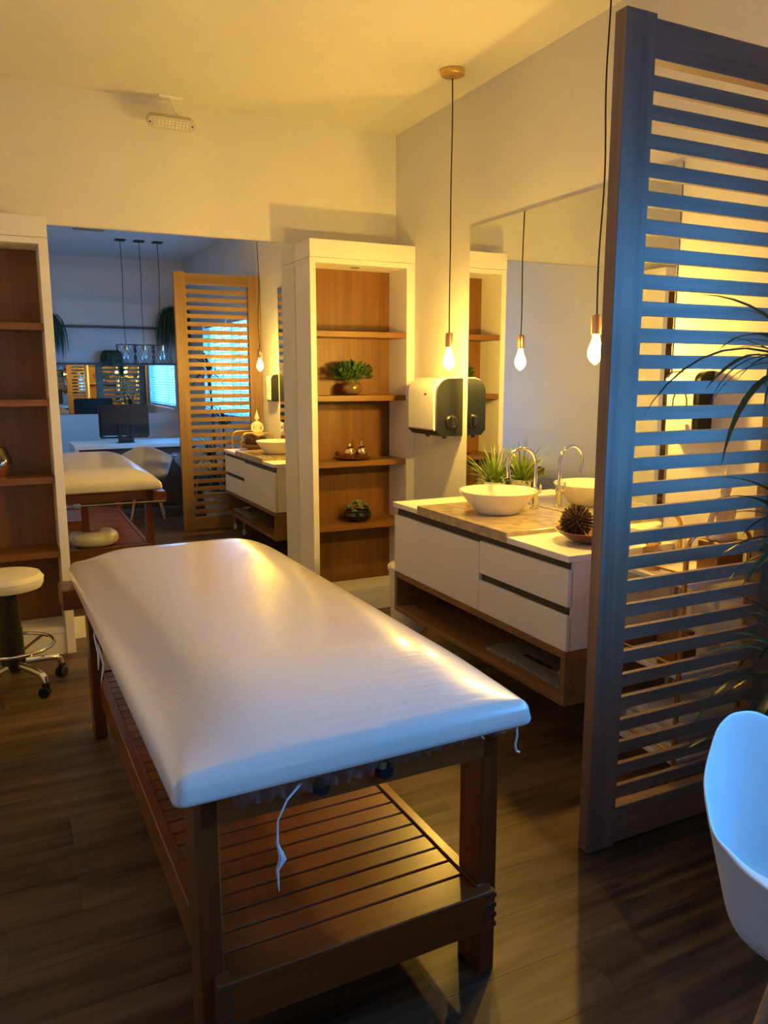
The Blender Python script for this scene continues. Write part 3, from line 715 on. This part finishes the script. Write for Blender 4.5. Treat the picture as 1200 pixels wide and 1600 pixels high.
# ------------------------------------------------------------------ white armchairs
def shell_mesh():
    b = B(); nth, nr = 64, 16
    def rim(th):
        # th 0 = front (-y), pi = back
        a = abs((th+PI) % (2*PI)-PI)/PI*180
        pt = [(0, .425), (28, .435), (48, .53), (66, .640), (85, .662), (108, .668), (125, .685), (145, .735), (165, .785), (180, .795)]
        for (a0, z0), (a1, z1) in zip(pt, pt[1:]):
            if a <= a1:
                u = (a-a0)/(a1-a0); u = u*u*(3-2*u) if a1 < 85 else u; return z0+(z1-z0)*u
        return .79
    def out(th):
        a = abs((th+PI) % (2*PI)-PI)/PI*180
        pt = [(0, .235), (30, .262), (50, .318), (70, .336), (95, .332), (115, .318), (135, .300), (160, .285), (180, .285)]
        for (a0, z0), (a1, z1) in zip(pt, pt[1:]):
            if a <= a1: u = (a-a0)/(a1-a0); u = u*u*(3-2*u); return z0+(z1-z0)*u
        return .28
    c = b.bm.verts.new((0, 0, .425)); rows = []
    for i in range(1, nr+1):
        t_ = i/nr; row = []
        for k in range(nth):
            th = 2*PI*k/nth; R = out(th); Z = rim(th); a = abs((th+PI) % (2*PI)-PI)/PI*180
            wall = max(0, min(1, (Z-.43)/.2))
            # radius: bowl that turns up into the wall
            rr = R*(t_**.8)
            if wall > 0:
                arm = max(0, 1-abs(a-82)/45)
                u = max(0, (t_-.42)/.58)
                base = .80-.16*arm; lo = min(1, (t_/.58)**.85)*base; hi = (1-base)*max(0, (t_-.56)/.44)**(1.3-.25*arm)
                rr = R*((1-wall)*t_**.8+wall*(lo+hi))
                s = max(0, min(1, (t_-.42)/(.58-.20*arm))); s = s**1.5*(1-arm)+arm*(s*s*(3-2*s))
                z = .425+.010*t_*t_+(Z-.43)*s
            else:
                z = .425+(Z-.425)*t_**3
            x, y = math.sin(th)*rr, -math.cos(th)*rr
            if y < 0: y *= 1.06
            row.append(b.bm.verts.new((x, y, z)))
        rows.append(row)
    for k in range(nth): b.bm.faces.new((c, rows[0][(k+1) % nth], rows[0][k]))
    for r0, r1 in zip(rows, rows[1:]):
        for k in range(nth): b.bm.faces.new((r0[k], r0[(k+1) % nth], r1[(k+1) % nth], r1[k]))
    return b
def armchair(loc, rz, label):
    t = thing('shell_armchair', label, 'chair', loc, rz, group='white shell armchairs at the desk')
    o = obj('shell', shell_mesh(), M_shell, t, ang=80)
    m = o.modifiers.new('thick', 'SOLIDIFY'); m.thickness = .007; m.offset = 0
    m = o.modifiers.new('smooth', 'SUBSURF'); m.levels = 1; m.render_levels = 2
    for sx in (-1, 1):
        for sy in (-1, 1):
            obj('leg', B().tube([(sx*.09, sy*.085, .405), (sx*.17, sy*(.19 if sy < 0 else .15), .0)], [.0155, .0105], 12), M_beech, t)
        obj('strut', B().cyl((sx*.117, -.114, .29), (-sx*.117, .114, .29), .004, 8), M_blackm, t)
    obj('mount', B().box(-.14, .14, -.12, .12, .392, .412, .004), M_blackm, t)
    return t
ch = armchair((1.405, .80, 0), rad(11), 'white shell armchair with beech legs at the near end of the desk')
dup(ch, (2.06, .62, 0), rad(-6), 'white shell armchair beside the window, farther along the desk')

# ------------------------------------------------------------------ tall plant in front of the screen
t = thing('dracaena', 'tall dark-leaved potted plant in front of the slatted screen', 'plant', (2.03, 1.41, 0))
obj('planter', B().lathe([(0, 0), (.12, 0), (.13, .01), (.165, .33), (.168, .34), (.155, .34), (.15, .31), (0, .30)], (0, 0, 0), 36), M_cer, t)
obj('soil', B().lathe([(0, .318), (.150, .312), (.150, .305), (0, .305)], (0, 0, 0), 24), M_soil, t)
r = random.Random(31)
stems = [((-.02, .0), (-.06, .03), 1.56), ((.05, .02), (.06, .05), 1.05), ((-.03, -.04), (-.06, -.05), .72), ((.02, -.05), (.03, -.09), .42)]
lm = []
for q in range(5):
    b = B().leaf((0, 0, 0), (1, 0, .75), (0, 0, 1), .42+.03*q, .0185, 1.1+.28*q, 9, .3); me = b.mesh('leaf', True, 70); me.materials.append(M_dark); lm.append(me)
for (x0, y0), (x1, y1), h in stems:
    obj('stem', B().tube([(x0, y0, .30), ((x0+x1)/2+.01, (y0+y1)/2, (h+.3)/2), (x1, y1, h)], [.014, .012, .010], 10), M_pod, t)
    for k in range(38):
        o = obj('leaf', lm[k % 5], None, t)
        a = k*2.39996+r.uniform(-.2, .2); o.location = (x1, y1, h-.02*r.random()-.09*(k % 6)/6)
        o.rotation_euler = (r.uniform(-.2, .2), r.uniform(-.75, .45), a)
        s = r.uniform(.75, 1.0)
        dx, dy = math.cos(a), math.sin(a)
        if dx > .3: s *= .62
        elif dy > .5: s *= .62
        o.scale = (s, s, s)

# ------------------------------------------------------------------ desk side, behind the camera
t = thing('desk', 'white-topped desk with a dark wood front, seen in the tall mirror', 'desk', (1.57, -.08, 0), world=True)
obj('desk_top', B().box(.75, 2.39, -.45, .30, .712, .752, .002), M_white, t)
obj('end_panel', B().box(.75, .79, -.45, .30, 0, .711, .002), M_white, t)
obj('end_panel', B().box(2.35, 2.39, -.45, .30, 0, .711, .002), M_white, t)
obj('front_panel', B().box(.791, 2.349, .232, .25, .02, .711, .001), M_walnut, t)
t = thing('computer_monitor', 'black computer monitor seen from behind on the desk', 'monitor', (1.325, -.03, .7525), world=True)
b = B(); poly = []
def rr4(x0, x1, z0, z1, r, n=5):
    p = []
    for cx, cz, a0 in ((x1-r, z1-r, 0), (x0+r, z1-r, 90), (x0+r, z0+r, 180), (x1-r, z0+r, 270)):
        for k in range(n+1): a = rad(a0+90*k/n); p.append((cx+r*math.cos(a), cz+r*math.sin(a)))
    return p
obj('housing', B().prism(rr4(1.05, 1.60, .805, 1.185, .03), -.045, -.012), M_mon, t)
obj('back_cover', B().prism(rr4(1.07, 1.58, .825, 1.17, .04), -.012, .006), M_mon, t)
obj('screen', B().box(1.062, 1.588, -.0462, -.0452, .83, 1.172), M_black, t, False)
obj('trim', B().box(1.075, 1.575, .0062, .0085, .828, .836), M_chrome, t, False)
b = B(); b.box(1.245, 1.29, .0065, .022, .757, .965, .006); b.box(1.375, 1.42, .0065, .022, .757, .965, .006); b.box(1.291, 1.374, .0065, .022, .850, .965, .004); b.box(1.291, 1.374, .0065, .022, .757, .805, .004)
st = obj('stand', b, M_blackm, t); obj('stand_foot', B().box(1.235, 1.43, -.10, .06, .7525, .7565, .002), M_blackm, st)
# rails above the mirror on the rear wall
tag(obj('wall_shelf', B().box(.0, 2.40, YB+.001, YB+.12, 1.655, 1.678, .003), M_grey), 'thin dark wall shelf above the low mirror behind the desk', 'shelf', 'dark rails behind the desk')
tag(obj('wall_rail', B().box(.0, 2.40, YB+.001, YB+.05, 2.120, 2.150, .003), M_grey), 'dark rail high on the wall behind the desk', 'rail', 'dark rails behind the desk')
def hanging(x, ztop, drop, rad_, n, seed, label):
    t = thing('hanging_plant', label, 'plant', (x, YB+.085, ztop), group='hanging plants behind the desk'); r = random.Random(seed)
    obj('pot', B().lathe([(0, -.10), (.045, -.10), (.06, -.02), (.058, -.02), (0, -.03)], (0, 0, 0), 20), M_blackm, t)
    obj('hanger', B().box(-.012, .012, -.083, -.055, -.09, -.03), M_blackm, t, False)
    b = B()
    for k in range(n):
        a = r.uniform(0, 2*PI); el = r.uniform(-.3, 1.3); L = r.uniform(.35, 1)*drop
        d = Vector((math.cos(a)*math.cos(el), abs(math.sin(a))*math.cos(el)*.6, math.sin(el)))
        b.leaf((rad_*.6*math.cos(a), rad_*.4*abs(math.sin(a)), -.03), d*1, (0, 1, 0), L, r.uniform(.006, .012), r.uniform(7.0, 14.0), 8)
    g = obj('fronds', b, M_fern, t); g['kind'] = 'stuff'
hanging(2.285, 2.36, .80, .10, 420, 1, 'long hanging fern high on the wall behind the desk, beside the window')
hanging(.61, 2.24, .72, .11, 360, 2, 'trailing plant at the left end of the dark rail behind the desk')
hanging(1.42, 1.84, .26, .11, 260, 3, 'short hanging plant above the low mirror behind the desk')
# ceiling vent
t = thing('ceiling_vent', 'slim white ceiling air vent seen at the top of the tall mirror', 'vent', (1.01, .45, H), world=True)
for a in ((.86, 1.16, .405, .412), (.86, 1.16, .488, .495), (.86, .867, .412, .488), (1.153, 1.16, .412, .488)):
    obj('vent_frame', B().box(*a, H-.008, H-.0005), M_alu, t, False)
for k in range(4): obj('vent_slat', B().box(.867, 1.153, .424+k*.018, .428+k*.018, H-.007, H-.0005), M_alu, t, False)
# caged pendants over the desk
def caged(x, label):
    t = thing('caged_pendant', label, 'pendant lamp', (x, -.04, H), group='caged pendants over the desk')
    z1, z0 = 1.860-H, 1.650-H
    obj('ceiling_plate', B().box(-.055, .055, -.055, .055, -.014, -.0005, .002), M_blackm, t)
    obj('cord', B().tube([(0, 0, -.012), (.006, 0, -.35), (-.006, 0, -.75), (.002, 0, z1)], .0034, 8), M_cord, t)
    obj('socket', B().lathe([(0, z1+.004), (.018, z1+.002), (.020, z1-.005), (.020, z1-.062), (0, z1-.062)], (0, 0, 0), 20), M_copper, t)
    obj('bulb', B().lathe([(.013, z1-.060), (.016, z1-.075), (.028, z1-.11), (.034, z1-.135), (.028, z1-.16), (.012, z1-.172), (0, z1-.174)], (0, 0, 0), 20), M_clear, t)
    b = B(); hw, m = .096, .035
    T = [(-hw, -hw, z1), (hw, -hw, z1), (hw, hw, z1), (-hw, hw, z1)]; Q = [(-hw, -hw, z0), (hw, -hw, z0), (hw, hw, z0), (-hw, hw, z0)]
    Em = [(0, -hw, (z0+z1)/2), (hw, 0, (z0+z1)/2), (0, hw, (z0+z1)/2), (-hw, 0, (z0+z1)/2)]
    def wre(a, c): b.cyl(a, c, .0024, 6)
    for k in range(4):
        wre(T[k], T[(k+1) % 4]); wre(Q[k], Q[(k+1) % 4])
        tm = tuple((T[k][i]+T[(k+1) % 4][i])/2 for i in range(3)); qm = tuple((Q[k][i]+Q[(k+1) % 4][i])/2 for i in range(3))
        wre(T[k], qm); wre(T[(k+1) % 4], qm); wre(T[k], Q[k]) if False else None
        wre(tm, Q[k]); wre(tm, Q[(k+1) % 4])
        wre(T[k], (0, 0, z1-.004))
    obj('wire_cage', b, M_blackm, t)
caged(1.392, 'caged clear-bulb pendant over the desk, nearest the monitor'); caged(1.594, 'caged clear-bulb pendant over the desk, middle of three'); caged(1.796, 'caged clear-bulb pendant over the desk, nearest the window')
